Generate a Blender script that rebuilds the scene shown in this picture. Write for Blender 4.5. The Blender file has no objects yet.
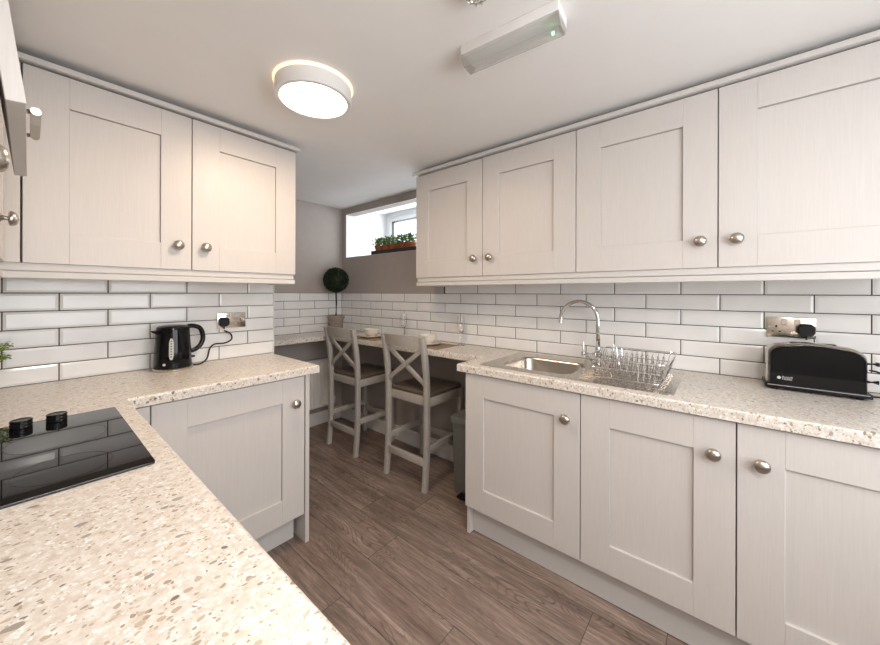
import bpy, bmesh, math, random
from mathutils import Vector, Matrix
random.seed(7)
C = bpy.context.scene.collection
PI = math.pi

# ------------------------------------------------------------------ measures
XU, XB, XT, XW = 1.747, 1.502, 1.484, 2.094       # sink side: wall doors, base doors, worktop edge, wall
YU, YB, YT, YW, YN = 1.921, 1.659, 1.641, 2.209, 3.067   # kettle side, nook end wall
ZT, ZUB, ZUT, ZBB, ZBT = 0.9166, 1.405, 2.117, 0.157, 0.870
ZC = 2.172                                        # ceiling
XH, XHW = 0.228, -0.372                           # hob worktop edge, hob wall
YR = -1.0                                         # wall behind the camera
RP, TP = 0.0757, 0.304                            # tile pitch

# ------------------------------------------------------------------ materials
def mat(name, col=(.8, .8, .8), rough=.5, metal=0., **kw):
    m = bpy.data.materials.new(name); m.use_nodes = True
    b = m.node_tree.nodes['Principled BSDF']
    b.inputs['Base Color'].default_value = (*col, 1)
    b.inputs['Roughness'].default_value = rough
    b.inputs['Metallic'].default_value = metal
    for k, v in kw.items():
        b.inputs[k.replace('_', ' ')].default_value = v
    return m
class NT:
    def __init__(s, m):
        s.m = m; s.t = m.node_tree; s.b = s.t.nodes['Principled BSDF']
    def n(s, typ, **kw):
        nd = s.t.nodes.new(typ)
        for k, v in kw.items(): setattr(nd, k, v)
        return nd
    def l(s, a, b): s.t.links.new(a, b)
    def coords(s, scale=(1, 1, 1), loc=(0, 0, 0)):
        tc = s.n('ShaderNodeTexCoord'); mp = s.n('ShaderNodeMapping')
        mp.inputs['Scale'].default_value = scale; mp.inputs['Location'].default_value = loc
        s.l(tc.outputs['Object'], mp.inputs['Vector']); return mp.outputs['Vector']
    def noise(s, vec, scale, detail=3, rough=.5, dist=0.):
        nd = s.n('ShaderNodeTexNoise')
        nd.inputs['Scale'].default_value = scale; nd.inputs['Detail'].default_value = detail
        nd.inputs['Roughness'].default_value = rough; nd.inputs['Distortion'].default_value = dist
        if vec: s.l(vec, nd.inputs['Vector'])
        return nd
    def ramp(s, fac, stops):
        r = s.n('ShaderNodeValToRGB'); el = r.color_ramp.elements
        while len(el) < len(stops): el.new(.5)
        for e, (p, c) in zip(el, stops):
            e.position = p; e.color = (*c, 1) if len(c) == 3 else c
        s.l(fac, r.inputs['Fac']); return r.outputs['Color']
    def mix(s, fac, a, b, mode='MIX'):
        x = s.n('ShaderNodeMix', data_type='RGBA', blend_type=mode)
        for sock, v in ((x.inputs[0], fac), (x.inputs[6], a), (x.inputs[7], b)):
            if hasattr(v, 'is_linked') or hasattr(v, 'links'): s.l(v, sock)
            elif isinstance(v, (int, float)): sock.default_value = v
            else: sock.default_value = (*v, 1)
        return x.outputs[2]
    def bump(s, h, strength=.2, dist=.002):
        b = s.n('ShaderNodeBump'); b.inputs['Strength'].default_value = strength; b.inputs['Distance'].default_value = dist
        s.l(h, b.inputs['Height']); s.l(b.outputs['Normal'], s.b.inputs['Normal'])
    def math(s, op, a, b=None):
        x = s.n('ShaderNodeMath', operation=op)
        for i, v in enumerate((a, b)):
            if v is None: continue
            if isinstance(v, (int, float)): x.inputs[i].default_value = v
            else: s.l(v, x.inputs[i])
        return x.outputs[0]

def mottled(name, col, rough, scale=30, amt=.06, bump=.05, **kw):
    m = mat(name, col, rough, **kw); t = NT(m); v = t.coords()
    nz = t.noise(v, scale, 4)
    lo = tuple(c * (1 - amt) for c in col); hi = tuple(min(1, c * (1 + amt)) for c in col)
    t.l(t.ramp(nz.outputs['Fac'], [(.3, lo), (.7, hi)]), t.b.inputs['Base Color'])
    if bump: t.bump(nz.outputs['Fac'], bump, .001)
    return m

CAB = (.61, .578, .55)
def cab_material():
    m = mat('painted_woodgrain', CAB, .42); t = NT(m)
    v = t.coords((1, 1, .035)); nz = t.noise(v, 260, 3, .6)
    v2 = t.coords((1, 1, .12)); n2 = t.noise(v2, 30, 2)
    c = t.ramp(nz.outputs['Fac'], [(.3, tuple(x * .965 for x in CAB)), (.7, tuple(x * 1.025 for x in CAB))])
    t.l(c, t.b.inputs['Base Color'])
    t.bump(nz.outputs['Fac'], .11, .0012)
    return m
M_CAB = cab_material()
M_CARC = mottled('cabinet_board', (.61, .59, .565), .5, 60, .01, 0)
M_DARKGAP = mat('painted_gap_shade', (.09, .08, .07), .8)  # shade of the gap between doors and cornice, put into the colour

def worktop_material():
    m = mat('speckled_quartz', (.7, .66, .6), .33); t = NT(m)
    v = t.coords()
    warp = t.noise(v, 55, 3)
    vadd = t.n('ShaderNodeVectorMath', operation='MULTIPLY_ADD')
    t.l(warp.outputs['Color'], vadd.inputs[0]); vadd.inputs[1].default_value = (.012, .012, .012); t.l(v, vadd.inputs[2])
    wv = vadd.outputs[0]
    def chips(scale, size, keep, stretch, rot):
        mp = t.n('ShaderNodeMapping'); mp.inputs['Scale'].default_value = stretch; mp.inputs['Rotation'].default_value = (0, 0, rot)
        t.l(wv, mp.inputs['Vector'])
        vo = t.n('ShaderNodeTexVoronoi'); vo.inputs['Scale'].default_value = scale; vo.inputs['Randomness'].default_value = 1
        t.l(mp.outputs['Vector'], vo.inputs['Vector'])
        sep = t.n('ShaderNodeSeparateColor'); t.l(vo.outputs['Color'], sep.inputs[0])
        d = t.math('LESS_THAN', vo.outputs['Distance'], t.math('MULTIPLY', sep.outputs[1], size))
        k = t.math('LESS_THAN', sep.outputs[0], keep)
        return t.math('MULTIPLY', d, k), sep.outputs[2]
    base = t.ramp(t.noise(v, 75, 5, .7).outputs['Fac'], [(.3, (.56, .49, .41)), (.5, (.69, .635, .57)), (.70, (.82, .805, .775))])
    col = base
    f, h = chips(210, .6, .6, (1, 1, 1), .3)
    col = t.mix(f, col, t.ramp(h, [(0, (.34, .28, .21)), (.4, (.50, .41, .31)), (.65, (.84, .825, .79))]))
    f, h = chips(95, .54, .48, (1, 1.35, 1), .6)
    col = t.mix(f, col, t.ramp(h, [(0, (.17, .135, .10)), (.35, (.36, .295, .225)), (.6, (.52, .43, .335)), (.75, (.84, .825, .79))]))
    f, h = chips(36, .36, .17, (1, 1.5, 1), -.5)
    col = t.mix(f, col, t.ramp(h, [(0, (.27, .24, .21)), (.5, (.42, .37, .32)), (.8, (.52, .43, .33))]))
    t.l(col, t.b.inputs['Base Color'])
    return m
M_TOP = worktop_material()

def tile_material():
    m = mat('glazed_white_tile', (.80, .79, .775), .15); t = NT(m)
    nz = t.noise(t.coords(), 9, 2)
    t.l(t.ramp(nz.outputs['Fac'], [(.3, (.79, .785, .77)), (.7, (.84, .835, .82))]), t.b.inputs['Base Color'])
    t.bump(nz.outputs['Fac'], .06, .004)
    return m
M_TILE = tile_material()
M_GROUT = mottled('dark_grey_grout', (.075, .068, .06), .9, 200, .2)

def floor_material():
    m = mat('greyed_oak_planks', (.2, .15, .12), .42); t = NT(m)
    tc = t.n('ShaderNodeTexCoord'); sp = t.n('ShaderNodeSeparateXYZ'); t.l(tc.outputs['Object'], sp.inputs[0])
    W, H = 1.26, .204
    ry = t.math('DIVIDE', t.math('SUBTRACT', sp.outputs['X'], .855), H); row = t.math('FLOOR', ry); rfr = t.math('SUBTRACT', ry, row)
    # each row of boards starts at its own joint
    jr = t.n('ShaderNodeValToRGB'); jr.color_ramp.interpolation = 'CONSTANT'; el = jr.color_ramp.elements
    offs = [.62, .30, .95, .18, .55, .30, 1.25, .80, 1.33, .40, .155, .90, .50, 1.1, .2, .7]     # rows -7 .. 8
    while len(el) < len(offs): el.new(.99)
    for i, e_ in enumerate(el):
        e_.position = i / 16; v = offs[i] / 2; e_.color = (v, v, v, 1)
    t.l(t.math('DIVIDE', t.math('ADD', row, 7.5), 16), jr.inputs['Fac'])
    sepj = t.n('ShaderNodeSeparateColor'); t.l(jr.outputs['Color'], sepj.inputs[0])
    by = t.math('DIVIDE', t.math('SUBTRACT', sp.outputs['Y'], t.math('MULTIPLY', sepj.outputs[0], 2)), W)
    idx = t.math('FLOOR', by); bfr = t.math('SUBTRACT', by, idx)
    cw = t.n('ShaderNodeCombineXYZ'); t.l(row, cw.inputs[0]); t.l(idx, cw.inputs[1])
    wn = t.n('ShaderNodeTexWhiteNoise', noise_dimensions='2D'); t.l(cw.outputs[0], wn.inputs['Vector']); tone = wn.outputs['Value']
    seam = t.math('MAXIMUM', t.math('LESS_THAN', t.math('MULTIPLY', rfr, H), .0022), t.math('LESS_THAN', t.math('MULTIPLY', bfr, W), .0022))
    cb = t.n('ShaderNodeCombineXYZ'); t.l(t.math('ADD', sp.outputs['Y'], t.math('MULTIPLY', tone, 17.3)), cb.inputs[0]); t.l(t.math('ADD', sp.outputs['X'], t.math('MULTIPLY', tone, 5.1)), cb.inputs[1])
    def mp(sc):
        q = t.n('ShaderNodeMapping'); q.inputs['Scale'].default_value = sc; t.l(cb.outputs[0], q.inputs['Vector']); return q.outputs['Vector']
    broad = t.noise(mp((1.6, 12, 1)), 1.0, 5, .62, .8)
    ring = t.noise(mp((1.5, 8.5, 1)), 1.0, 1.2, .45, .15)
    rings = t.math('SINE', t.math('MULTIPLY', ring.outputs['Fac'], 210))
    fine = t.noise(mp((14, 230, 1)), 1.0, 4, .7)
    streak = t.noise(mp((3.5, 60, 1)), 1.0, 4, .65)
    c = t.ramp(broad.outputs['Fac'], [(.28, (.155, .110, .088)), (.5, (.235, .174, .143)), (.72, (.34, .265, .222))])
    amp = t.noise(mp((2.2, 7, 1)), 1.0, 2)
    band = t.ramp(rings, [(.0, (0, 0, 0)), (.55, (0, 0, 0)), (.95, (1, 1, 1))]); bs = t.n('ShaderNodeSeparateColor'); t.l(band, bs.inputs[0])
    am = t.ramp(amp.outputs['Fac'], [(.42, (.0, 0, 0)), (.62, (.75, .75, .75))]); as_ = t.n('ShaderNodeSeparateColor'); t.l(am, as_.inputs[0])
    c = t.mix(t.math('MULTIPLY', bs.outputs[0], as_.outputs[0]), c, (.10, .066, .05))
    c = t.mix(.75, c, t.ramp(streak.outputs['Fac'], [(.3, (.26, .26, .26)), (.7, (.72, .72, .72))]), 'OVERLAY')
    c = t.mix(.8, c, t.ramp(fine.outputs['Fac'], [(.3, (.28, .28, .28)), (.7, (.74, .74, .74))]), 'OVERLAY')
    c = t.mix(.3, c, t.ramp(tone, [(0, (.36, .36, .36)), (1, (.64, .63, .62))]), 'OVERLAY')
    c = t.mix(seam, c, (.03, .022, .018))
    t.l(c, t.b.inputs['Base Color'])
    t.bump(fine.outputs['Fac'], .25, .001)
    t.l(t.ramp(fine.outputs['Fac'], [(.3, (.38,) * 3), (.7, (.55,) * 3)]), t.b.inputs['Roughness'])
    return m
M_FLOOR = floor_material()

M_WALL = mottled('taupe_wall_paint', (.41, .365, .335), .85, 14, .02, .02)
M_CEIL = mottled('white_ceiling_paint', (.83, .815, .80), .9, 8, .01, .02)
M_REVEAL = mottled('white_reveal_paint', (.85, .85, .85), .8, 12, .01, .02)
M_SKIRT = mottled('white_gloss_paint', (.74, .73, .71), .35, 12, .01, 0)
M_UPVC = mottled('white_plastic_frame', (.82, .83, .84), .3, 12, .01, 0)
M_GASKET = mat('black_rubber', (.02, .02, .02), .6)
M_NICKEL = mottled('brushed_nickel', (.50, .46, .41), .3, 400, .04, .03, metal=1.)
M_CHROME = mottled('polished_chrome', (.72, .72, .72), .07, 8, .02, 0, metal=1.)
def steel_material():
    m = mat('brushed_stainless_steel', (.55, .505, .45), .24, 1.); t = NT(m)
    nz = t.noise(t.coords((.04, 1, 1)), 500, 2)
    t.l(t.ramp(nz.outputs['Fac'], [(.3, (.2,) * 3), (.7, (.32,) * 3)]), t.b.inputs['Roughness'])
    t.bump(nz.outputs['Fac'], .03, .0005)
    return m
M_STEEL = steel_material()
M_PLATE = mottled('satin_steel', (.60, .55, .48), .22, 3, .03, 0, metal=1.)
M_BLACKGLASS = mottled('black_ceramic_glass', (.006, .006, .007), .025, 5, .1, 0, IOR=1.65)
M_BLACKGLOSS = mottled('black_gloss_enamel', (.004, .004, .005), .07, 5, .1, 0, Specular_IOR_Level=.28)
M_BLACK = mottled('black_plastic', (.008, .008, .009), .38, 60, .1, .02, Specular_IOR_Level=.25)
M_BLACKSAT = mottled('satin_black_plastic', (.008, .008, .009), .22, 60, .1, .02, Specular_IOR_Level=.3)
M_WHITEP = mottled('white_plastic', (.80, .79, .77), .4, 12, .01, 0)
M_PRINT = mottled('pale_grey_print', (.55, .56, .58), .5, 40, .02, 0)
M_RINGPRINT = mottled('grey_printed_line', (.022, .022, .023), .2, 40, .02, 0)
M_STOOL = mottled('grey_painted_stool', (.43, .40, .36), .5, 40, .05, .04)
M_LEATHER = mottled('brown_faux_leather', (.12, .095, .07), .45, 120, .12, .12)
M_CERAMIC = mottled('cream_ceramic', (.78, .72, .63), .2, 12, .01, 0)
M_MAT = mottled('woven_straw', (.34, .235, .155), .8, 220, .3, .3)
M_BIN = mottled('grey_plastic', (.16, .17, .165), .45, 50, .04, .02)
M_RAD = mottled('radiator_enamel', (.74, .72, .69), .4, 12, .01, 0)
M_TERRA = mottled('terracotta', (.36, .105, .042), .8, 60, .12, .08)
M_SOIL = mottled('dark_soil', (.03, .02, .014), .95, 120, .3, .4)
M_TRAY = mottled('dark_slate_tray', (.035, .033, .032), .6, 40, .1, .05)
M_STEM = mottled('dark_bark', (.035, .024, .018), .8, 90, .2, .2)
M_POT = mottled('weathered_grey_pot', (.27, .225, .185), .8, 70, .22, .2)
def leaf_material(name, a, b):
    m = mat(name, a, .5); t = NT(m)
    nz = t.noise(t.coords(), 60, 2)
    t.l(t.ramp(nz.outputs['Fac'], [(.35, a), (.65, b)]), t.b.inputs['Base Color'])
    return m
M_LEAFDARK = leaf_material('boxwood_leaf', (.008, .016, .006), (.022, .042, .014))
M_LEAF = leaf_material('seedling_leaf', (.05, .13, .02), (.13, .24, .05))
M_LEAFL = leaf_material('bright_leaf', (.12, .19, .015), (.28, .36, .05))
M_GLASS = mat('clear_drinking_glass', (1, 1, 1), .02, Transmission_Weight=1., IOR=1.45)
def pane_material():
    m = mat('window_glass', (1, 1, 1), .0); t = NT(m)
    tr = t.n('ShaderNodeBsdfTransparent'); gl = t.n('ShaderNodeBsdfGlossy'); gl.inputs['Roughness'].default_value = .02
    mx = t.n('ShaderNodeMixShader'); mx.inputs[0].default_value = .04; t.l(tr.outputs[0], mx.inputs[1]); t.l(gl.outputs[0], mx.inputs[2])
    t.l(mx.outputs[0], t.t.nodes['Material Output'].inputs['Surface']); return m
M_PANE = pane_material()
def cover_material():
    m = mat('clear_ribbed_polycarbonate', (.62, .63, .60), .15); t = NT(m)
    tr = t.n('ShaderNodeBsdfTransparent'); mx = t.n('ShaderNodeMixShader'); mx.inputs[0].default_value = .42
    t.l(tr.outputs[0], mx.inputs[1]); t.l(t.b.outputs[0], mx.inputs[2])
    t.l(mx.outputs[0], t.t.nodes['Material Output'].inputs['Surface'])
    w_ = t.n('ShaderNodeTexWave'); w_.bands_direction = 'X'; w_.inputs['Scale'].default_value = 90; t.l(t.coords(), w_.inputs['Vector']); t.bump(w_.outputs['Fac'], .5, .001)
    return m
M_DIFFCLEAR = cover_material()
def glow(name, col, s):
    m = mat(name, (.8, .8, .8), .5); b = m.node_tree.nodes['Principled BSDF']
    b.inputs['Emission Color'].default_value = (*col, 1); b.inputs['Emission Strength'].default_value = s
    return m
M_LAMP = glow('lit_opal_diffuser', (1, .80, .60), 9)
M_HALO = glow('lit_edge_ring', (1, .62, .30), 1.1)
M_LED = glow('green_led', (.25, 1, .45), 2.2)
M_WATER = mottled('gauge_window', (.55, .55, .52), .25, 40, .05, 0)

# ------------------------------------------------------------------ geometry helpers
ROOT = {}
def setp(o, label=None, cat=None, group=None, kind=None):
    if label: o['label'] = label
    if cat: o['category'] = cat
    if group: o['group'] = group
    if kind: o['kind'] = kind
    return o
def thing(name, label, cat, loc=(0, 0, 0), rotz=0., group=None):
    o = bpy.data.objects.new(name, None); C.objects.link(o)
    o.location = loc; o.rotation_euler = (0, 0, rotz); o.empty_display_size = .05
    ROOT[o.name] = Vector(loc)
    return setp(o, label, cat, group)
def new(): return bmesh.new()
def obj(name, bm, m, parent=None, world=False, smooth=True, label=None, sharp=35):
    """link the bmesh as one mesh object; world=True when its points are world points of an unrotated thing"""
    if parent is not None and world:
        bmesh.ops.translate(bm, verts=bm.verts, vec=-ROOT[parent.name])
    bm.normal_update()
    if smooth:
        for f in bm.faces: f.smooth = True
        lim = math.radians(sharp)
        for e in bm.edges:
            if len(e.link_faces) == 2 and e.calc_face_angle(0) > lim: e.smooth = False
    me = bpy.data.meshes.new(name); bm.to_mesh(me); bm.free()
    for x in (m if isinstance(m, (list, tuple)) else [m]): me.materials.append(x)
    o = bpy.data.objects.new(name, me); C.objects.link(o)
    if parent is not None:
        o.parent = parent
        ROOT[o.name] = ROOT.get(parent.name, Vector()) if world else ROOT.get(parent.name, Vector())
    if label: o['label'] = label
    return o
def box(bm, x0, x1, y0, y1, z0, z1, bev=0., seg=2, mi=0, M=None):
    vs = [bm.verts.new((x, y, z)) for z in (z0, z1) for y in (y0, y1) for x in (x0, x1)]
    F = [(0, 2, 3, 1), (4, 5, 7, 6), (0, 1, 5, 4), (2, 6, 7, 3), (0, 4, 6, 2), (1, 3, 7, 5)]
    fs = [bm.faces.new([vs[i] for i in f]) for f in F]
    for f in fs: f.material_index = mi
    geo = vs
    if bev > 0:
        es = list({e for f in fs for e in f.edges})
        r = bmesh.ops.bevel(bm, geom=es, offset=bev, segments=seg, affect='EDGES', profile=.5, clamp_overlap=True, material=mi)
        geo = list({v for v in r['verts']} | {v for v in vs if v.is_valid})
    if M is not None: bmesh.ops.transform(bm, matrix=M, verts=geo)
    return geo
def prism(bm, pts, z0, z1, bev=0., seg=3, holes=(), mi=0):
    """vertical prism of an outline (with holes), top outer edges rounded"""
    loops = [list(pts)] + [list(h) for h in holes]
    edges = []; outer = []
    for li, L in enumerate(loops):
        vs = [bm.verts.new((x, y, z0)) for x, y in L]
        for i in range(len(vs)):
            e = bm.edges.new((vs[i], vs[(i + 1) % len(vs)])); edges.append(e)
    r = bmesh.ops.triangle_fill(bm, use_beauty=True, use_dissolve=False, edges=edges)
    fs = [g for g in r['geom'] if isinstance(g, bmesh.types.BMFace)]
    bmesh.ops.recalc_face_normals(bm, faces=fs)
    ex = bmesh.ops.extrude_face_region(bm, geom=fs)
    tv = [g for g in ex['geom'] if isinstance(g, bmesh.types.BMVert)]
    bmesh.ops.translate(bm, verts=tv, vec=(0, 0, z1 - z0))
    bmesh.ops.recalc_face_normals(bm, faces=bm.faces)
    if bev > 0:
        sel = []
        for e in bm.edges:
            if all(abs(v.co.z - z1) < 1e-6 for v in e.verts) and len(e.link_faces) == 2 and e.calc_face_angle(0) > .5: sel.append(e)
            elif all(abs(v.co.z - z0) < 1e-6 for v in e.verts) and len(e.link_faces) == 2 and e.calc_face_angle(0) > .5 and False: sel.append(e)
        bmesh.ops.bevel(bm, geom=sel, offset=bev, segments=seg, affect='EDGES', profile=.5, clamp_overlap=True)
def frame_of(d):
    d = Vector(d).normalized()
    a = Vector((0, 0, 1)) if abs(d.z) < .95 else Vector((1, 0, 0))
    u = d.cross(a).normalized(); v = u.cross(d).normalized()
    return u, v
def tube(bm, pts, r, n=10, caps=True, closed=False, mi=0):
    """round tube along points; r a number or one radius per point"""
    pts = [Vector(p) for p in pts]; N = len(pts)
    rs = r if isinstance(r, (list, tuple)) else [r] * N
    rings = []; up = None
    for i, p in enumerate(pts):
        if closed: d = pts[(i + 1) % N] - pts[i - 1]
        else: d = pts[min(i + 1, N - 1)] - pts[max(i - 1, 0)]
        d.normalize()
        if up is None or closed: u, v = frame_of(d)
        else:
            u = (up - d * up.dot(d))
            u = u.normalized() if u.length > 1e-6 else frame_of(d)[0]
            v = d.cross(u).normalized()
        up = u
        rings.append([bm.verts.new(p + (u * math.cos(2 * PI * k / n) + v * math.sin(2 * PI * k / n)) * rs[i]) for k in range(n)])
    M = N if closed else N - 1
    fs = []
    for i in range(M):
        a, b = rings[i], rings[(i + 1) % N]
        for k in range(n): fs.append(bm.faces.new((a[k], a[(k + 1) % n], b[(k + 1) % n], b[k])))
    if caps and not closed:
        fs.append(bm.faces.new(rings[0][::-1])); fs.append(bm.faces.new(rings[-1]))
    for f in fs: f.material_index = mi
    bmesh.ops.recalc_face_normals(bm, faces=fs)
    return [v for R in rings for v in R]
def sweep_rect(bm, pts, w, t, side):
    """bar of section w (along 'side') x t swept along points in the plane square to 'side'"""
    side = Vector(side).normalized(); pts = [Vector(p) for p in pts]; N = len(pts); rings = []
    for i, p in enumerate(pts):
        d = (pts[min(i + 1, N - 1)] - pts[max(i - 1, 0)]).normalized(); q = d.cross(side).normalized()
        rings.append([bm.verts.new(p + side * a * w / 2 + q * b * t / 2) for a, b in ((-1, -1), (1, -1), (1, 1), (-1, 1))])
    fs = []
    for i in range(N - 1):
        for k in range(4): fs.append(bm.faces.new((rings[i][k], rings[i][(k + 1) % 4], rings[i + 1][(k + 1) % 4], rings[i + 1][k])))
    fs.append(bm.faces.new(rings[0][::-1])); fs.append(bm.faces.new(rings[-1]))
    bmesh.ops.recalc_face_normals(bm, faces=fs)
    long_e = [e for i in range(N - 1) for k in range(4) for e in rings[i][k].link_edges if rings[i + 1][k] in e.verts]
    bmesh.ops.bevel(bm, geom=long_e, offset=min(w, t) * .12, segments=2, affect='EDGES', profile=.5)
def lathe(bm, prof, n=24, M=None, mi=0, cap0=True, cap1=True, sx=1., sy=1.):
    """profile of (radius, height) turned about Z"""
    rings = []; vs = []
    for r, z in prof:
        R = [bm.verts.new((r * sx * math.cos(2 * PI * k / n), r * sy * math.sin(2 * PI * k / n), z)) for k in range(n)]
        rings.append(R); vs += R
    fs = []
    for a, b in zip(rings, rings[1:]):
        for k in range(n): fs.append(bm.faces.new((a[k], a[(k + 1) % n], b[(k + 1) % n], b[k])))
    if cap0: fs.append(bm.faces.new(rings[0][::-1]))
    if cap1: fs.append(bm.faces.new(rings[-1]))
    for f in fs: f.material_index = mi
    bmesh.ops.recalc_face_normals(bm, faces=fs)
    if M is not None: bmesh.ops.transform(bm, matrix=M, verts=vs)
    return vs
def T(x, y, z): return Matrix.Translation((x, y, z))
def RX(a): return Matrix.Rotation(a, 4, 'X')
def RY(a): return Matrix.Rotation(a, 4, 'Y')
def RZ(a): return Matrix.Rotation(a, 4, 'Z')
def rrect(x0, x1, y0, y1, r, n=5):
    P = []
    for cx, cy, a in ((x1 - r, y1 - r, 0), (x0 + r, y1 - r, 90), (x0 + r, y0 + r, 180), (x1 - r, y0 + r, 270)):
        for k in range(n + 1):
            t = math.radians(a + 90 * k / n); P.append((cx + r * math.cos(t), cy + r * math.sin(t)))
    return P
def copy_tree(root, loc, label, rotz=None):
    r = root.copy(); C.objects.link(r); r.location = loc
    if rotz is not None: r.rotation_euler = (0, 0, rotz)
    if label: r['label'] = label
    ROOT[r.name] = Vector(loc)
    for ch in list(root.children):
        c = ch.copy(); C.objects.link(c); c.parent = r
        for g in list(ch.children):
            d = g.copy(); C.objects.link(d); d.parent = c
    return r
def struct(name, bm, m, smooth=False):
    return setp(obj(name, bm, m, smooth=smooth), kind='structure')
def leaves(bm, centre, n, size, spread, up=.3):
    """n folded leaves about an ellipsoid"""
    cx, cy, cz = centre
    for _ in range(n):
        d = Vector((random.gauss(0, 1), random.gauss(0, 1), random.gauss(0, 1) + up)).normalized()
        p = Vector((cx + d.x * spread[0], cy + d.y * spread[1], cz + d.z * spread[2]))
        leaf(bm, p, d, size * random.uniform(.7, 1.2))
def leaf(bm, p, d, s, wide=.5):
    d = (d + Vector((random.uniform(-.6, .6), random.uniform(-.6, .6), random.uniform(-.5, .6)))).normalized()
    u, v = frame_of(d); a = random.uniform(0, 2 * PI); q = u * math.cos(a) + v * math.sin(a); nrm = d.cross(q)
    mid1 = p + d * s * .45 + nrm * s * .12; tip = p + d * s
    A = bm.verts.new(p); B = bm.verts.new(mid1 + q * s * wide * .5); Cc = bm.verts.new(tip); D = bm.verts.new(mid1 - q * s * wide * .5)
    E = bm.verts.new(p + d * s * .5)
    bm.faces.new((A, B, E)); bm.faces.new((B, Cc, E)); bm.faces.new((Cc, D, E)); bm.faces.new((D, A, E))

# ------------------------------------------------------------------ the room
b = new(); box(b, XHW - .1, 2.2, YR - .1, 3.2, -.06, 0); struct('floor', b, M_FLOOR)
b = new(); box(b, XHW - .1, 2.2, YR - .1, 3.2, ZC, ZC + .08); struct('ceiling', b, M_CEIL)
b = new(); box(b, XHW - .1, XHW, YR - .1, YW + .1, 0, ZC); struct('wall_left', b, M_WALL)
b = new(); box(b, XHW, .985, YW, YW + .1, 0, ZC); struct('wall_back', b, M_WALL)
b = new(); box(b, .885, .985, YW + .1, YN + .1, 0, ZC); struct('wall_recess', b, M_WALL)
b = new(); box(b, .985, XW + .1, YN, YN + .1, 0, ZC); struct('wall_end', b, M_WALL)
WY0, WY1, WZ0, WZ1 = 1.55, 2.998, 1.662, 2.105       # the window opening
b = new()
box(b, XW, XW + .1, YR - .1, WY0, 0, ZC); box(b, XW, XW + .1, WY1, YN, 0, ZC)
box(b, XW, XW + .1, WY0, WY1, 0, WZ0); box(b, XW, XW + .1, WY0, WY1, WZ1, ZC)
struct('wall_right', b, M_WALL)
# deep white window reveals; the soffit rises towards the frame
XF = 2.64
b = new()
box(b, XW + .001, XF + .12, WY1 - .003, WY1 + .05, WZ0 - .05, 2.36)
box(b, XW + .001, XF + .12, WY0 - .05, WY0 + .003, WZ0 - .05, 2.36)
box(b, XW + .001, XF + .12, WY0, WY1, WZ0 - .05, WZ0 + .002)
vs = [b.verts.new(p) for p in ((XW + .001, WY0, WZ1 - .002), (XW + .001, WY1, WZ1 - .002), (XF + .12, WY1, 2.235), (XF + .12, WY0, 2.235),
                               (XW + .001, WY0, WZ1 + .06), (XW + .001, WY1, WZ1 + .06), (XF + .12, WY1, 2.3), (XF + .12, WY0, 2.3))]
for f in ((0, 1, 2, 3), (7, 6, 5, 4), (0, 4, 5, 1), (1, 5, 6, 2), (2, 6, 7, 3), (3, 7, 4, 0)): b.faces.new([vs[i] for i in f])
struct('trim_1', b, M_REVEAL)
# window
w = thing('window_1', None, None, (XF, (WY0 + WY1) / 2, WZ0)); setp(w, kind='structure')
b = new(); fy0, fy1, fz0, fz1 = WY0, WY1, WZ0, 2.215
fw = .055
box(b, XF, XF + .07, fy0, fy0 + fw, fz0, fz1, .006); box(b, XF, XF + .07, fy1 - fw, fy1, fz0, fz1, .006)
box(b, XF, XF + .07, fy0 + fw, fy1 - fw, fz0, fz0 + fw, .006); box(b, XF, XF + .07, fy0 + fw, fy1 - fw, fz1 - fw, fz1, .006)
box(b, XF, XF + .07, 2.22, 2.28, fz0 + fw, fz1 - fw, .006)
obj('window_frame', b, M_UPVC, w, world=True)
b = new()
sy0, sy1, sz0, sz1 = 2.285, fy1 - fw - .004, fz0 + fw + .004, fz1 - fw - .004
sw = .05
box(b, XF - .018, XF + .05, sy0, sy0 + sw, sz0, sz1, .006); box(b, XF - .018, XF + .05, sy1 - sw, sy1, sz0, sz1, .006)
box(b, XF - .018, XF + .05, sy0 + sw, sy1 - sw, sz0, sz0 + sw, .006); box(b, XF - .018, XF + .05, sy0 + sw, sy1 - sw, sz1 - sw, sz1, .006)
obj('sash', b, M_UPVC, w, world=True)
b = new(); g = .008
for (a0, a1, c0, c1) in ((sy0 + sw, sy0 + sw + g, sz0 + sw, sz1 - sw), (sy1 - sw - g, sy1 - sw, sz0 + sw, sz1 - sw), (sy0 + sw, sy1 - sw, sz0 + sw, sz0 + sw + g), (sy0 + sw, sy1 - sw, sz1 - sw - g, sz1 - sw)):
    box(b, XF - .01, XF + .03, a0, a1, c0, c1)
obj('gasket', b, M_GASKET, w, world=True)
b = new(); box(b, XF + .012, XF + .018, sy0 + sw, sy1 - sw, sz0 + sw, sz1 - sw); box(b, XF + .032, XF + .038, fy0 + fw, 2.22, fz0 + fw, fz1 - fw)
obj('pane', b, M_PANE, w, world=True)

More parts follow.
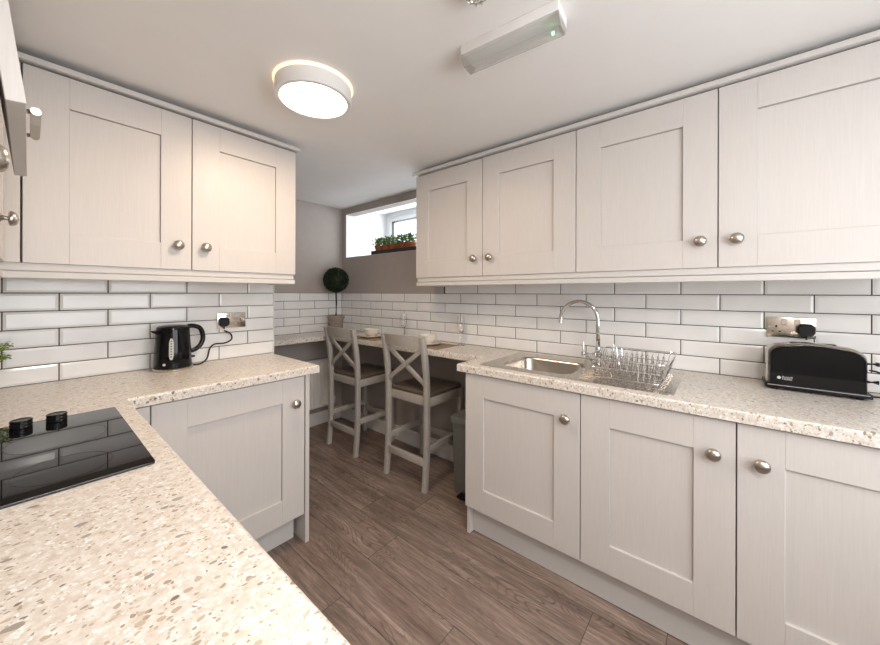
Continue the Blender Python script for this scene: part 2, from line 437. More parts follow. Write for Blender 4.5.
# wall behind the camera with an added, unseen window that brings in fill light
RX0, RX1, RZ0, RZ1 = -.32, 1.40, .80, 2.06
b = new()
box(b, XHW, RX0, YR - .1, YR, 0, ZC); box(b, RX1, XW, YR - .1, YR, 0, ZC)
box(b, RX0, RX1, YR - .1, YR, 0, RZ0); box(b, RX0, RX1, YR - .1, YR, RZ1, ZC)
struct('wall_front', b, M_WALL)
w = thing('added_fill_window', None, None, ((RX0 + RX1) / 2, YR, RZ0)); setp(w, kind='structure')
b = new()
for a0, a1, c0, c1 in ((RX0, RX0 + .06, RZ0, RZ1), (RX1 - .06, RX1, RZ0, RZ1), (.51, .57, RZ0, RZ1), (RX0, RX1, RZ0, RZ0 + .06), (RX0, RX1, RZ1 - .06, RZ1)):
    box(b, a0, a1, YR - .08, YR - .02, c0, c1, .005)
obj('window_frame', b, M_UPVC, w, world=True)
b = new(); box(b, RX0 + .06, RX1 - .06, YR - .055, YR - .05, RZ0 + .06, RZ1 - .06); obj('pane', b, M_PANE, w, world=True)

# skirting boards in the nook
b = new(); box(b, XW - .016, XW - .001, 1.08, YN - .001, 0, .125, .005); struct('baseboard_right', b, M_SKIRT)
b = new(); box(b, .99, XW - .018, YN - .016, YN - .001, 0, .125, .005); struct('baseboard_end', b, M_SKIRT)

# ---- tiled splashbacks
def tile_wall(name, to_world, a0, a1, rows, joint_even):
    """brick-bonded bevelled tiles along coordinate a; to_world(a, out, z) gives the point; rows: list of (row, lo, hi)"""
    bm = new()
    def quad(ps, mi):
        f = bm.faces.new([bm.verts.new(to_world(*p)) for p in ps]); f.material_index = mi; return f
    lo_hi = {}
    for row, lo, hi in rows:
        z0 = ZT + row * RP; z1 = z0 + RP; g = .0021
        # grout bed
        for f in (((lo, .003, z0), (hi, .003, z0), (hi, .003, z1), (lo, .003, z1)),): quad(f, 1)
        quad(((lo, 0, z0), (lo, .003, z0), (lo, .003, z1), (lo, 0, z1)), 1); quad(((hi, 0, z0), (hi, .003, z0), (hi, .003, z1), (hi, 0, z1)), 1)
        quad(((lo, 0, z1), (lo, .003, z1), (hi, .003, z1), (hi, 0, z1)), 1)
        j = joint_even + (TP / 2 if row % 2 else 0)
        k = math.floor((lo - j) / TP)
        while j + k * TP < hi:
            s, e = max(lo, j + k * TP + g), min(hi, j + (k + 1) * TP - g); k += 1
            if e - s < .012: continue
            i = min(.009, (e - s) * .3); h0, h1 = .0035, .0060
            p = [(s, h0, z0 + g), (e, h0, z0 + g), (e, h0, z1 - g), (s, h0, z1 - g)]
            q = [(s + i, h1, z0 + g + i), (e - i, h1, z0 + g + i), (e - i, h1, z1 - g - i), (s + i, h1, z1 - g - i)]
            P = [bm.verts.new(to_world(*x)) for x in p]; Q = [bm.verts.new(to_world(*x)) for x in q]
            R = [bm.verts.new(to_world(x[0], .003, x[2])) for x in p]
            bm.faces.new(Q)
            for t in range(4):
                bm.faces.new((P[t], P[(t + 1) % 4], Q[(t + 1) % 4], Q[t])); bm.faces.new((R[t], R[(t + 1) % 4], P[(t + 1) % 4], P[t]))
    bmesh.ops.recalc_face_normals(bm, faces=bm.faces)
    return struct(name, bm, [M_TILE, M_GROUT])
tile_wall('trim_2', lambda a, o, z: (a, YW - o, z), XHW, .9955, [(r, XHW, .9955) for r in range(6)], .0846)
tile_wall('trim_3', lambda a, o, z: (XW - o, a, z), -.995, YN, [(r, -.995, YN - .004) for r in range(5)] + [(5, -.995, 1.69)], .6136)
tile_wall('trim_4', lambda a, o, z: (a, YN - o, z), .985, XW, [(r, .985, XW - .008) for r in range(5)], 1.6308)
b = new(); box(b, .9955, 1.0, YW - .0105, YW + .1, ZT - .2, ZT + 6 * RP, .001); box(b, .985, .9955, YW - .001, YW + .1, ZT - .2, ZT + 6 * RP)
struct('trim_5', b, M_TILE)

# ------------------------------------------------------------------ cabinets
def door_bm(w, h, th=.02, fr=.113, rec=.010):
    """shaker door: local x across (0..w), y = front at 0 going back to th, z up (0..h)"""
    bm = new(); v = .0011
    box(bm, 0, fr, 0, th, 0, h, v, 1); box(bm, w - fr, w, 0, th, 0, h, v, 1)
    box(bm, fr, w - fr, 0, th, h - fr - .004, h, v, 1); box(bm, fr, w - fr, 0, th, 0, fr + .004, v, 1)
    box(bm, fr + .0008, w - fr - .0012, rec, th - .003, fr - .002, h - fr - .006)
    return bm
def knob_bm():
    bm = new()
    lathe(bm, [(.0115, 0), (.0125, .002), (.009, .004), (.0065, .008), (.006, .014), (.0085, .016), (.0175, .0160), (.0218, .0188), (.0222, .0225), (.0205, .0272), (.0165, .0314), (.0095, .0345), (.002, .0358)], 28)
    return bm
KNOB = None
def place_door(parent, origin, ang, w, h, knob=None, name='door', th=.02):
    """door hung on a cabinet: origin = world point of its lower left front corner, ang = heading of its width"""
    global KNOB
    M = T(*origin) @ RZ(ang)
    bm = door_bm(w, h, th); bmesh.ops.transform(bm, matrix=M, verts=bm.verts)
    d = obj(name, bm, M_CAB, parent, world=True, smooth=False)
    if knob:
        kx, kz = knob
        Mk = M @ T(kx, .0, kz) @ RX(PI / 2)
        kb = knob_bm(); bmesh.ops.transform(kb, matrix=Mk, verts=kb.verts)
        obj('knob', kb, M_NICKEL, d, world=True, label='brushed nickel knob')
    return d
GAP = .002
def carcass(parent, x0, x1, y0, y1, z0, z1):
    b = new(); box(b, x0, x1, y0, y1, z0, z1, .001, 1); return obj('carcass', b, M_CARC, parent, world=True, smooth=False)

# --- sink side: two double wall cabinets; doors face -X, their width runs towards -Y (left to right in the photo)
RJ = [1.6675, 1.1153, .5631, .0114, -.541]
def wall_pair_right(i, label):
    a, m, c = RJ[i], RJ[i + 1], RJ[i + 2]
    t = thing('wall_cabinet', label, 'cabinet', (XU, (a + c) / 2, ZUB), group='wall cabinets')
    carcass(t, XU + .0205, XW - .001, c + .0006, a - .0006, ZUB, ZUT)
    h = ZUT - ZUB
    place_door(t, (XU, a - GAP, ZUB), -PI / 2, a - m - 2 * GAP, h, (a - m - 2 * GAP - .054, .107))
    place_door(t, (XU, m - GAP, ZUB), -PI / 2, m - c - 2 * GAP, h, (.054, .107))
wall_pair_right(0, 'greige shaker double wall cabinet hanging beside the small high window, above the sink')
wall_pair_right(2, 'greige shaker double wall cabinet hanging above the dish rack and black toaster')
# --- kettle side wall cabinet; doors face -Y, width runs towards +X
LJ = [-.0161, .4897, .9967]
t = thing('wall_cabinet', 'greige shaker double wall cabinet hanging on the tiled wall above the kettle', 'cabinet', (.49, YU, ZUB), group='wall cabinets')
carcass(t, LJ[0], LJ[2], YU + .0205, YW - .001, ZUB, ZUT)
wd = LJ[1] - LJ[0] - 2 * GAP
place_door(t, (LJ[0] + GAP, YU, ZUB), 0, wd, ZUT - ZUB, (wd - .052, .11))
wd = LJ[2] - LJ[1] - 2 * GAP
place_door(t, (LJ[1] + GAP, YU, ZUB), 0, wd, ZUT - ZUB, (.052, .11))
# corner filler + hob-wall cabinets (doors face +X, width runs towards +Y)
XHU = -.054
t = thing('wall_cabinet', 'narrow greige corner wall cabinet between the flap over the hob and the kettle-side cabinet', 'cabinet', (XHU, 1.75, ZUB), group='wall cabinets')
carcass(t, XHW + .001, XHU - .0205, 1.561, YW - .002, ZUB, ZUT)
b = new(); box(b, XHU - .02, LJ[0] - .0035, YU, YU + .02, ZUB, ZUT, .001, 1); obj('filler_strip', b, M_CAB, t, world=True, smooth=False)
wd = YU - .003 - 1.561
place_door(t, (XHU, 1.561, ZUB), PI / 2, wd, ZUT - ZUB, (.062, .112))
t = thing('wall_cabinet', 'greige shaker wall cabinet at the left edge, nearest the camera, before the hob', 'cabinet', (XHU, .7, ZUB), group='wall cabinets')
carcass(t, XHW + .001, XHU - .0205, .40, .955, ZUB, ZUT)
place_door(t, (XHU, .402, ZUB), PI / 2, .553, ZUT - ZUB, (.488, .108))
# the hood cabinet with its pulled-out flap
t = thing('cooker_hood', 'cooker hood over the hob behind a pulled out greige flap with steel bar handle', 'cooker hood', (XHU, 1.258, 1.70))
b = new(); box(b, XHW + .001, XHU - .085, .9575, 1.5595, 1.72, ZUT, .001, 1); obj('housing', b, M_CARC, t, world=True, smooth=False)
b = new(); box(b, XHW + .02, XHU - .030, .965, 1.55, 1.668, 1.72, .004); box(b, XHU - .092, XHU - .080, .97, 1.545, 1.715, 1.95, .003); obj('extractor', b, M_BLACK, t, world=True)
b = new()
FM = T(-.083, .957, 2.116) @ RY(math.radians(-6.9))
box(b, -.002, .022, .0, .602, -.486, 0, .0012, 1, M=FM)
fl = obj('flap', b, M_CAB, t, world=True, smooth=False)
b = new()
zz = -.486 + .022
for yy in (.105, .265):
    tube(b, [FM @ Vector((.020, yy, zz)), FM @ Vector((.037, yy, zz))], .0075, 12)
tube(b, [FM @ Vector((.0365, .0975, zz)), FM @ Vector((.0365, .2725, zz))], .0075, 12)
obj('bar_handle', b, M_NICKEL, fl, world=True, label='brushed steel bar handle')

# --- base cabinets, sink side
BJ = [1.064, .4636, -.0393, -.64]
HB = ZBT - ZBB
def base_right(i, label, knob_right):
    a, c = BJ[i], BJ[i + 1]
    t = thing('base_cabinet', label, 'cabinet', (XB, (a + c) / 2, 0), group='base cabinets')
    b = new()
    x0, x1 = XB + .0205, XW - .02
    if i == 0:    # sink unit: open-topped box so that the bowl hangs free
        box(b, x0, x1, a - .018, a, 0, ZT - .0395, .001, 1); box(b, x0, x1, c + .0006, c + .018, ZBB - .005, ZT - .0395, .001, 1)
        box(b, x0, x1, c + .018, a - .018, ZBB - .005, ZBB + .013); box(b, x1 - .012, x1, c + .018, a - .018, ZBB + .013, ZT - .0395)
        box(b, x0, x0 + .018, c + .018, a - .018, ZT - .08, ZT - .0395)
    else:
        box(b, x0, x1, c + .0006, a - .0006, ZBB - .005, ZT - .0395, .001, 1)
    for ly in (a - .05, c + .05):
        if not (i == 0 and ly > .9): lathe(b, [(.018, 0), (.018, ZBB - .004)], 12, T(1.66, ly, 0))
    obj('carcass', b, M_CARC, t, world=True, smooth=False)
    wd = a - c - 2 * GAP
    place_door(t, (XB, a - GAP, ZBB), -PI / 2, wd, HB, (wd - .058 if knob_right else .058, HB - .118))
base_right(0, 'greige shaker base cabinet under the sink bowl, beside the stools', True)
base_right(1, 'greige shaker base cabinet under the dish rack, knob at its right', True)
base_right(2, 'greige shaker base cabinet under the black toaster, knob at its left', False)
b = new(); box(b, 1.558, 1.574, -.64, 1.0445, .002, ZBB - .006, .001, 1)
setp(obj('plinth', b, M_CARC), 'pale grey plinth board along the floor under the sink-side base cabinets', 'plinth')
# --- base cabinet, kettle side
t = thing('base_cabinet', 'greige shaker base cabinet under the kettle worktop, beside the radiator', 'cabinet', (.6, YB, 0), group='base cabinets')
carcass(t, .2947, .915, YB + .0205, YW - .02, ZBB - .005, ZT - .0395)
wd = .9113 - .2947 - 2 * GAP
place_door(t, (.2947 + GAP, YB, ZBB), 0, wd, HB, (wd - .052, HB - .13))
b = new(); box(b, .917, .9385, YB + .002, YW - .02, 0, ZT - .0395, .001, 1); obj('end_panel', b, M_CAB, t, world=True, smooth=False)
b = new(); box(b, .2145, .2925, YB, YB + .02, ZBB, ZBT, .001, 1); obj('corner_post', b, M_CAB, t, world=True, smooth=False)
b = new(); box(b, .285, .885, YB + .088, YB + .104, .002, ZBB - .006, .001, 1); box(b, .885, .8985, YB + .088, YW - .05, .002, ZBB - .006, .001, 1)
setp(obj('plinth', b, M_CARC), 'pale grey plinth board under the base cabinet below the kettle', 'plinth')
# --- base cabinets under the hob run
t = thing('base_cabinet', 'greige shaker base cabinet under the hob and the foreground worktop', 'cabinet', (.2, .9, 0), group='base cabinets')
b = new(); box(b, XHW + .02, .1895, -.298, YW - .03, ZBB - .005, ZT - .14, .001, 1); box(b, .17, .1895, -.298, YW - .6, ZT - .14, ZT - .0395)
for ly in (-.2, .6, 1.4):
    for lx in (-.2, .12): lathe(b, [(.018, 0), (.018, ZBB - .004)], 12, T(lx, ly, 0))
obj('carcass', b, M_CARC, t, world=True, smooth=False)
for k in range(3):
    y0 = -.296 + k * .645
    place_door(t, (.21, y0, ZBB), PI / 2, .642, HB, (.585, HB - .118))

# --- worktops
b = new()
prism(b, [(XHW + .001, -.30), (XH, -.30), (XH, YT), (.984, YT), (.984, YW - .0012), (XHW + .001, YW - .0012)], ZT - .039, ZT, .008, 4)
setp(obj('worktop', b, M_TOP, smooth=False), 'speckled cream L-shaped worktop carrying the black hob and the kettle', 'worktop', 'worktops')
SB = (1.598, 1.925, .548, .915)      # sink bowl opening
b = new()
prism(b, [(XT, -.995), (XW - .0012, -.995), (XW - .0012, 1.108), (XT, 1.108)], ZT - .039, ZT, .008, 4, holes=[rrect(SB[0] - .012, SB[1] + .012, SB[2] - .012, SB[3] + .012, .05)])
setp(obj('worktop', b, M_TOP, smooth=False), 'speckled cream worktop around the steel sink and under the black toaster', 'worktop', 'worktops')
b = new()
prism(b, [(1.735, 1.109), (XW - .0012, 1.109), (XW - .0012, YN - .0012), (.988, YN - .0012), (.988, 2.71), (1.735, 2.71)], ZT - .039, ZT - .0003, .008, 4)
setp(obj('breakfast_bar', b, M_TOP, smooth=False), 'narrow speckled breakfast bar under the window where the two stools stand', 'breakfast bar')

# --- cornices and light rails
def run_profile(bm, path, prof, closed_ends=True):
    """profile (out, z) swept along a plan polyline; 'out' is to the right of the travel direction, mitred"""
    P = [Vector((x, y)) for x, y in path]; N = len(P); rings = []
    for i, p in enumerate(P):
        d0 = (P[i] - P[i - 1]).normalized() if i else (P[1] - P[0]).normalized()
        d1 = (P[i + 1] - P[i]).normalized() if i < N - 1 else d0
        n0 = Vector((d0.y, -d0.x)); n1 = Vector((d1.y, -d1.x)); mdir = (n0 + n1); mdir /= (1 + n0.dot(n1))
        rings.append([bm.verts.new((p.x + mdir.x * o, p.y + mdir.y * o, z)) for o, z in prof])
    n = len(prof); fs = []
    for i in range(N - 1):
        for k in range(n): fs.append(bm.faces.new((rings[i][k], rings[i][(k + 1) % n], rings[i + 1][(k + 1) % n], rings[i + 1][k])))
    fs.append(bm.faces.new(rings[0][::-1])); fs.append(bm.faces.new(rings[-1]))
    bmesh.ops.recalc_face_normals(bm, faces=fs)
COR = [(-.05, ZUT + .0075), (.015, ZUT + .0075), (.018, ZUT + .0095), (.018, ZUT + .026), (.016, ZUT + .0285), (-.05, ZUT + .0285)]
COB = [(-.05, ZUT + .0003), (-.014, ZUT + .0003), (-.014, ZUT + .0075), (-.05, ZUT + .0075)]
RAIL = [(-.035, ZUB - .0005), (-.009, ZUB - .0005), (-.009, ZUB - .0275), (-.020, ZUB - .0275), (-.020, ZUB - .0315), (-.004, ZUB - .0315), (-.003, ZUB - .033), (-.003, ZUB - .054), (-.005, ZUB - .056), (-.035, ZUB - .056)]
for nm, prof, extra, lab in (('cornice', COR, COB, 'thin greige cornice strip along the top of the %s'), ('light_rail', RAIL, None, 'greige light rail under the doors of the %s')):
    for path, which in (([(XW - .002, 1.667), (XU, 1.667), (XU, -.541)], 'sink-side wall cabinets'),
                        ([(XHU, .402), (XHU, YU), (.9965, YU), (.9965, YW - .012)] if nm == 'cornice' else [(XHU, 1.563), (XHU, YU), (.9965, YU), (.9965, YW - .012)], 'kettle-side wall cabinets')):
        b = new()
        p2 = path if which.startswith('kettle') else [(x, y) for x, y in path]
        run_profile(b, p2 if which.startswith('kettle') else p2[::-1][::-1], [(o if which.startswith('kettle') else o, z) for o, z in prof])
        if extra: 
            run_profile(b, p2, extra)
            for f in b.faces:
                if all(v.co.z < ZUT + .0076 for v in f.verts) and max(v.co.z for v in f.verts) - min(v.co.z for v in f.verts) > .005: f.material_index = 1
        setp(obj(nm, b, [M_CARC, M_DARKGAP], smooth=False), lab % which, nm.replace('_', ' '))

# ------------------------------------------------------------------ sink, tap, rack
t = thing('sink', 'stainless steel single-bowl sink with drainer, set into the speckled worktop', 'sink', (1.76, .56, ZT))
b = new()
o = rrect(1.535, 2.022, .137, 1.003, .02); h = rrect(*SB, .06)
prism(b, o, ZT - .001, ZT + .0022, .0012, 2, holes=[h])
obj('deck', b, M_STEEL, t, world=True, smooth=False)
b = new(); loops = []
for z, ins, r in ((ZT + .0022, -.004, .062), (ZT, .002, .06), (ZT - .012, .006, .058), (ZT - .13, .016, .055), (ZT - .147, .024, .05), (ZT - .155, .045, .04)):
    loops.append([b.verts.new((x, y, z)) for x, y in rrect(SB[0] + ins, SB[1] - ins, SB[2] + ins, SB[3] - ins, r, 6)])
for A_, B_ in zip(loops, loops[1:]):
    n = len(A_)
    for k in range(n): b.faces.new((A_[k], A_[(k + 1) % n], B_[(k + 1) % n], B_[k]))
b.faces.new(loops[-1]); bmesh.ops.recalc_face_normals(b, faces=b.faces)
obj('bowl', b, M_STEEL, t, world=True, sharp=60)
b = new(); lathe(b, [(.042, 0), (.042, .003), (.036, .0045), (.03, .002), (.008, .002)], 24, T(1.76, .73, ZT - .155)); obj('waste', b, M_CHROME, t, world=True)
b = new()
for k in range(9):
    x = 1.60 + k * .04
    box(b, x - .006, x + .006, .17, .50, ZT + .0018, ZT + .0042, .0018, 2)
obj('drainer', b, M_STEEL, t, world=True)

TX, TY = 1.972, .516
t = thing('tap', 'tall chrome swan-neck mixer tap with two lever handles behind the sink', 'tap', (TX, TY, ZT + .0022))
b = new()
lathe(b, [(.026, 0), (.026, .004), (.019, .008), (.0155, .014), (.0155, .036), (.021, .042), (.021, .062), (.0155, .068), (.0155, .085), (.0125, .092)], 24); obj('body', b, M_CHROME, t)
b = new(); R_ = .099; pts = [(0, 0, .085), (0, 0, .16), (0, 0, .232)]
for k in range(1, 15):
    a = math.radians(180 * k / 15); s = R_ - R_ * math.cos(a); pts.append((-.10 * s, .99 * s, .236 + R_ * math.sin(a)))
s = 2 * R_; pts += [(-.10 * s, .99 * s, .225), (-.10 * s, .99 * s, .212)]
tube(b, pts, [.0105] * (len(pts) - 2) + [.0105, .0125], 16); obj('spout', b, M_CHROME, t, sharp=50)
for sgn in (1, -1):
    b = new()
    tube(b, [(0, .016 * sgn, .052), (0, .05 * sgn, .046), (0, .068 * sgn, .046)], [.0085, .0075, .009], 12)
    lathe(b, [(.004, .034), (.011, .037), (.0125, .046), (.011, .054), (.005, .058), (.0042, .062), (.0048, .108), (.0035, .111)], 16, T(0, .077 * sgn, 0))
    obj('lever_handle', b, M_CHROME, t)

def dish_rack():
    t = thing('dish_rack', 'empty chrome wire dish rack standing on the sink drainer', 'dish rack', (1.765, .315, ZT + .0044))
    X0, X1, Y0, Y1 = -.165, .165, -.128, .128      # foot print, local
    zb, zt_ = .014, .098; fl = .026                 # flare of the top rim
    w = .0016
    def loop(x0, x1, y0, y1, z, r, rad):
        return [(x, y, z) for x, y in rrect(x0, x1, y0, y1, rad, 4)]
    b = new()
    tube(b, loop(X0, X1, Y0, Y1, zb, w, .02), .0024, 8, closed=True)
    tube(b, loop(X0 - fl, X1 + fl, Y0 - fl, Y1 + fl, zt_, w, .03), .0026, 8, closed=True)
    tube(b, loop(X0 - fl * .5, X1 + fl * .5, Y0 - fl * .5, Y1 + fl * .5, (zb + zt_) / 2, w, .025), .0018, 6, closed=True)
    obj('frame', b, M_CHROME, t)
    b = new(); n = 12
    for k in range(n):
        y = Y0 + .02 + (Y1 - Y0 - .04) * k / (n - 1); yo = y * (1 + fl / .128)
        for s in (-1, 1): tube(b, [(s * .165, y, zb), (s * (.165 + fl), yo, zt_)], w, 6)
    m = 12
    for k in range(m):
        x = X0 + .02 + (X1 - X0 - .04) * k / (m - 1); xo = x * (1 + fl / .165)
        for yb, yt in ((Y0, Y0 - fl), (Y1, Y1 + fl)): tube(b, [(x, yb, zb), (xo, yt, zt_)], w, 6)
    obj('side_wires', b, M_CHROME, t)
    b = new()
    for k in range(7):
        x = X0 + .03 + (X1 - X0 - .06) * k / 6; tube(b, [(x, Y0, zb - .002), (x, Y1, zb - .002)], w, 6)
    for k in range(7):
        y = Y0 + .03 + (Y1 - Y0 - .06) * k / 6; tube(b, [(X0, y, zb), (X1, y, zb)], w, 6)
    obj('base_grid', b, M_CHROME, t)
    for k in range(11):
        y = Y0 + .022 + (Y1 - Y0 - .044) * k / 10
        for xc in (-.07, .075):
            b = new(); pts = [(xc - .028, y, zb)]
            for q in range(9):
                a = PI - PI * q / 8; pts.append((xc + .028 * math.cos(a), y - .006, .072 + .022 * math.sin(a)))
            pts.append((xc + .028, y, zb)); tube(b, pts, .0017, 6)
            obj('plate_prong', b, M_CHROME, t)
    for x in (X0 + .02, X1 - .02):
        for y in (Y0 + .02, Y1 - .02):
            b = new(); tube(b, [(x, y - .008, zb), (x, y - .008, .002), (x, y + .008, .002), (x, y + .008, zb)], .0019, 6); obj('foot', b, M_CHROME, t)
dish_rack()

# ------------------------------------------------------------------ hob
t = thing('hob', 'black ceramic hob set into the foreground worktop with ribbed control knobs', 'hob', (-.06, 1.258, ZT))
b = new(); prism(b, rrect(-.305, .1825, .976, 1.541, .006, 3), ZT + .0003, ZT + .0055, .0015, 2); obj('glass_top', b, M_BLACKGLASS, t, world=True, smooth=False)
b = new()
def ring(bm, cx, cy, r0, r1, z, n=48):
    A_ = [bm.verts.new((cx + r0 * math.cos(2 * PI * k / n), cy + r0 * math.sin(2 * PI * k / n), z)) for k in range(n)]
    B_ = [bm.verts.new((cx + r1 * math.cos(2 * PI * k / n), cy + r1 * math.sin(2 * PI * k / n), z)) for k in range(n)]
    for k in range(n): bm.faces.new((A_[k], A_[(k + 1) % n], B_[(k + 1) % n], B_[k]))
for cx, cy, r in ((.05, 1.09, .075), (-.17, 1.09, .09), (.05, 1.32, .09), (-.17, 1.32, .075)):
    b = new(); ring(b, cx, cy, r, r - .0012, ZT + .0058)
    bmesh.ops.recalc_face_normals(b, faces=b.faces)
    obj('zone_marking', b, M_RINGPRINT, t, world=True, smooth=False)
for kx in (.0535, -.0125, -.0785, -.1445):
    b = new()
    lathe(b, [(.0195, 0), (.0215, .002), (.0215, .0045), (.0205, .0055), (.0205, .007), (.0215, .008), (.0215, .0125), (.0205, .0135), (.0205, .015), (.0215, .016), (.0215, .0205), (.020, .022), (.018, .022), (.0165, .0205), (.003, .0205)], 28, T(kx, 1.502, ZT + .0056))
    obj('control_knob', b, M_BLACKSAT, t, world=True)

# ------------------------------------------------------------------ sockets
def socket(name, label, M, plug_local):
    """M maps local (x across, y out of the wall, z up), origin at the plate centre"""
    t = thing(name, label, 'socket', tuple(M.translation), group='double wall sockets')
    def put(nm, bm, m, par=t):
        bmesh.ops.transform(bm, matrix=M, verts=bm.verts); return obj(nm, bm, m, par, world=True)
    b = new(); box(b, -.074, .074, .0, .0095, -.043, .043, .0022, 2); put('plate', b, M_PLATE)
    for s in (-1, 1):
        b = new(); box(b, s * .020 - .0085, s * .020 + .0085, .009, .0135, .012, .034, .001, 1); put('rocker_switch', b, M_NICKEL)
        for dx, hw_, z0, z1 in ((0, .0028, -.001, .0085), (-.0112, .0038, -.021, -.0165), (.0112, .0038, -.021, -.0165)):
            b = new(); box(b, s * .044 + dx - hw_, s * .044 + dx + hw_, .0088, .0099, z0, z1); put('pin_hole', b, M_BLACK)
    for s in (-1, 1):
        b = new(); lathe(b, [(.0035, .0092), (.0035, .0105), (.0015, .0108)], 12, T(s * .0665, 0, 0) @ RX(-PI / 2)); put('screw', b, M_CHROME)
    return t
MS1 = T(.753, YW - .009, 1.139) @ RZ(PI)            # kettle socket: out = -Y
MS1 = Matrix(((1, 0, 0, .753), (0, -1, 0, YW - .009), (0, 0, 1, 1.139), (0, 0, 0, 1)))
MS2 = Matrix(((0, -1, 0, XW - .009), (-1, 0, 0, -.228), (0, 0, 1, 1.156), (0, 0, 0, 1)))
for M in (MS1, MS2): assert True
def fixn(bm): bmesh.ops.recalc_face_normals(bm, faces=bm.faces)
socket('wall_socket', 'brushed steel double socket with the kettle plug in its left side', MS1, -1)
socket('wall_socket', 'brushed steel double socket on the white tiles above the black toaster', MS2, 1)
def plug_bm(M, cx, down=True):
    b = new()
    P = [(-.026, .015), (-.015, .026), (.015, .026), (.026, .015), (.026, -.012), (.015, -.025), (-.015, -.025), (-.026, -.012)]
    lay = []
    for o, s in ((.0102, 1.), (.030, 1.), (.036, .86)):
        lay.append([b.verts.new((cx + x * s, o, -.008 + z * s)) for x, z in P])
    for A_, B_ in zip(lay, lay[1:]):
        for k in range(8): b.faces.new((A_[k], A_[(k + 1) % 8], B_[(k + 1) % 8], B_[k]))
    b.faces.new(lay[0][::-1]); b.faces.new(lay[-1])
    tube(b, [(cx, .024, -.028), (cx, .024, -.047)], [.0075, .0045], 10)
    fixn(b); bmesh.ops.transform(b, matrix=M, verts=b.verts); fixn(b)
    return b
def smooth_path(pts, n=8):
    P = [Vector(p) for p in pts]; out = []
    for i in range(len(P) - 1):
        p0, p1, p2, p3 = P[max(i - 1, 0)], P[i], P[i + 1], P[min(i + 2, len(P) - 1)]
        for k in range(n):
            u = k / n
            out.append(.5 * ((2 * p1) + (p2 - p0) * u + (2 * p0 - 5 * p1 + 4 * p2 - p3) * u * u + (3 * p1 - p0 - 3 * p2 + p3) * u ** 3))
    out.append(P[-1]); return out

# ------------------------------------------------------------------ kettle
KX, KY = .460, 2.107
t = thing('kettle', 'glossy black electric kettle on its steel base, plugged in on the left worktop', 'kettle', (KX, KY, ZT))
b = new(); lathe(b, [(.080, .0), (.082, .003), (.082, .010), (.078, .013)], 40); obj('power_base', b, M_STEEL, t, label='steel rimmed kettle base')
b = new(); lathe(b, [(.072, .0132), (.0765, .016), (.0765, .030), (.0755, .06), (.073, .11), (.070, .160), (.068, .197), (.066, .205)], 40); obj('body', b, M_BLACKGLOSS, t)
b = new(); lathe(b, [(.0655, .2052), (.064, .211), (.056, .217), (.030, .221), (.004, .222)], 36); obj('lid', b, M_BLACKSAT, t)
b = new()       # pouring lip on the left
DL = Vector((-.94, -.34, 0)); UP = Vector((0, 0, 1)); SD = UP.cross(DL)
ps = []
for (o, hw, z0) in ((.054, .030, .201), (.077, .019, .199), (.096, .006, .200)):
    ps.append([DL * o + SD * hw + UP * z0, DL * (o * .99) + UP * (z0 - .030 * (1 - (o - .052) / .06)), DL * o - SD * hw + UP * z0])
V_ = [[b.verts.new(p) for p in r] for r in ps]
for a_, c_ in zip(V_, V_[1:]):
    b.faces.new((a_[0], a_[1], c_[1], c_[0])); b.faces.new((a_[1], a_[2], c_[2], c_[1])); b.faces.new((a_[2], a_[0], c_[0], c_[2]))
b.faces.new(V_[-1]); b.faces.new(V_[0][::-1]); fixn(b); obj('spout', b, M_BLACKGLOSS, t)
HD = Vector((.97, .10, 0)).normalized(); HS = UP.cross(HD)
b = new()
hp = smooth_path([HD * .055 + UP * .207, HD * .085 + UP * .210, HD * .118 + UP * .194, HD * .131 + UP * .150, HD * .122 + UP * .112, HD * .098 + UP * .088, HD * .068 + UP * .080], 5)
tube(b, hp, .0115, 12); obj('handle', b, M_BLACKSAT, t, sharp=60)
b = new()
FD = Vector((-.30, -.95, 0)).normalized(); FS = Vector((-FD.y, FD.x, 0))
def gauge(bm, w, z0, z1, extra):
    n = 10; L = []
    for k in range(n + 1):
        z = z0 + (z1 - z0) * k / n; rr = .0765 - (z - .03) * .044 + extra
        edge = min(1, 3.2 * min(k, n - k) / n + .45)
        L.append([bm.verts.new(FD * math.sqrt(max(rr ** 2 - (w * edge * s) ** 2, 0)) + FS * (w * edge * s) + UP * z) for s in (-1, 0, 1)])
    for a_, c_ in zip(L, L[1:]):
        for i in range(2): bm.faces.new((a_[i], a_[i + 1], c_[i + 1], c_[i]))
gauge(b, .0088, .058, .160, .0012); fixn(b); obj('water_gauge', b, M_WATER, t)
b = new()
for k in range(7):
    z = .070 + k * .0125; rr = .0765 - (z - .03) * .044 + .0018
    v4 = [b.verts.new(FD * rr + FS * (s * .0032) + UP * (z + dz)) for s, dz in ((-1, 0), (1, 0), (1, .005), (-1, .005))]; b.faces.new(v4)
fixn(b); obj('gauge_marks', b, M_BLACK, t)
b = new()
FD2 = Vector((-.62, -.78, 0)).normalized()
Mx = Matrix.LocRotScale(FD2 * .0768 + UP * .036, FD2.to_track_quat('Z', 'Y'), (1, 1, 1))
lathe(b, [(.0062, -.001), (.0062, .0008), (.004, .0012)], 16, Mx); obj('emblem', b, M_PRINT, t)
b = new(); box(b, .062, .092, -.012, .012, .048, .058, .003); bmesh.ops.rotate(b, verts=b.verts, cent=(0, 0, 0), matrix=Matrix.Rotation(.1, 3, 'Z')); obj('switch_lever', b, M_BLACK, t)
b = new()
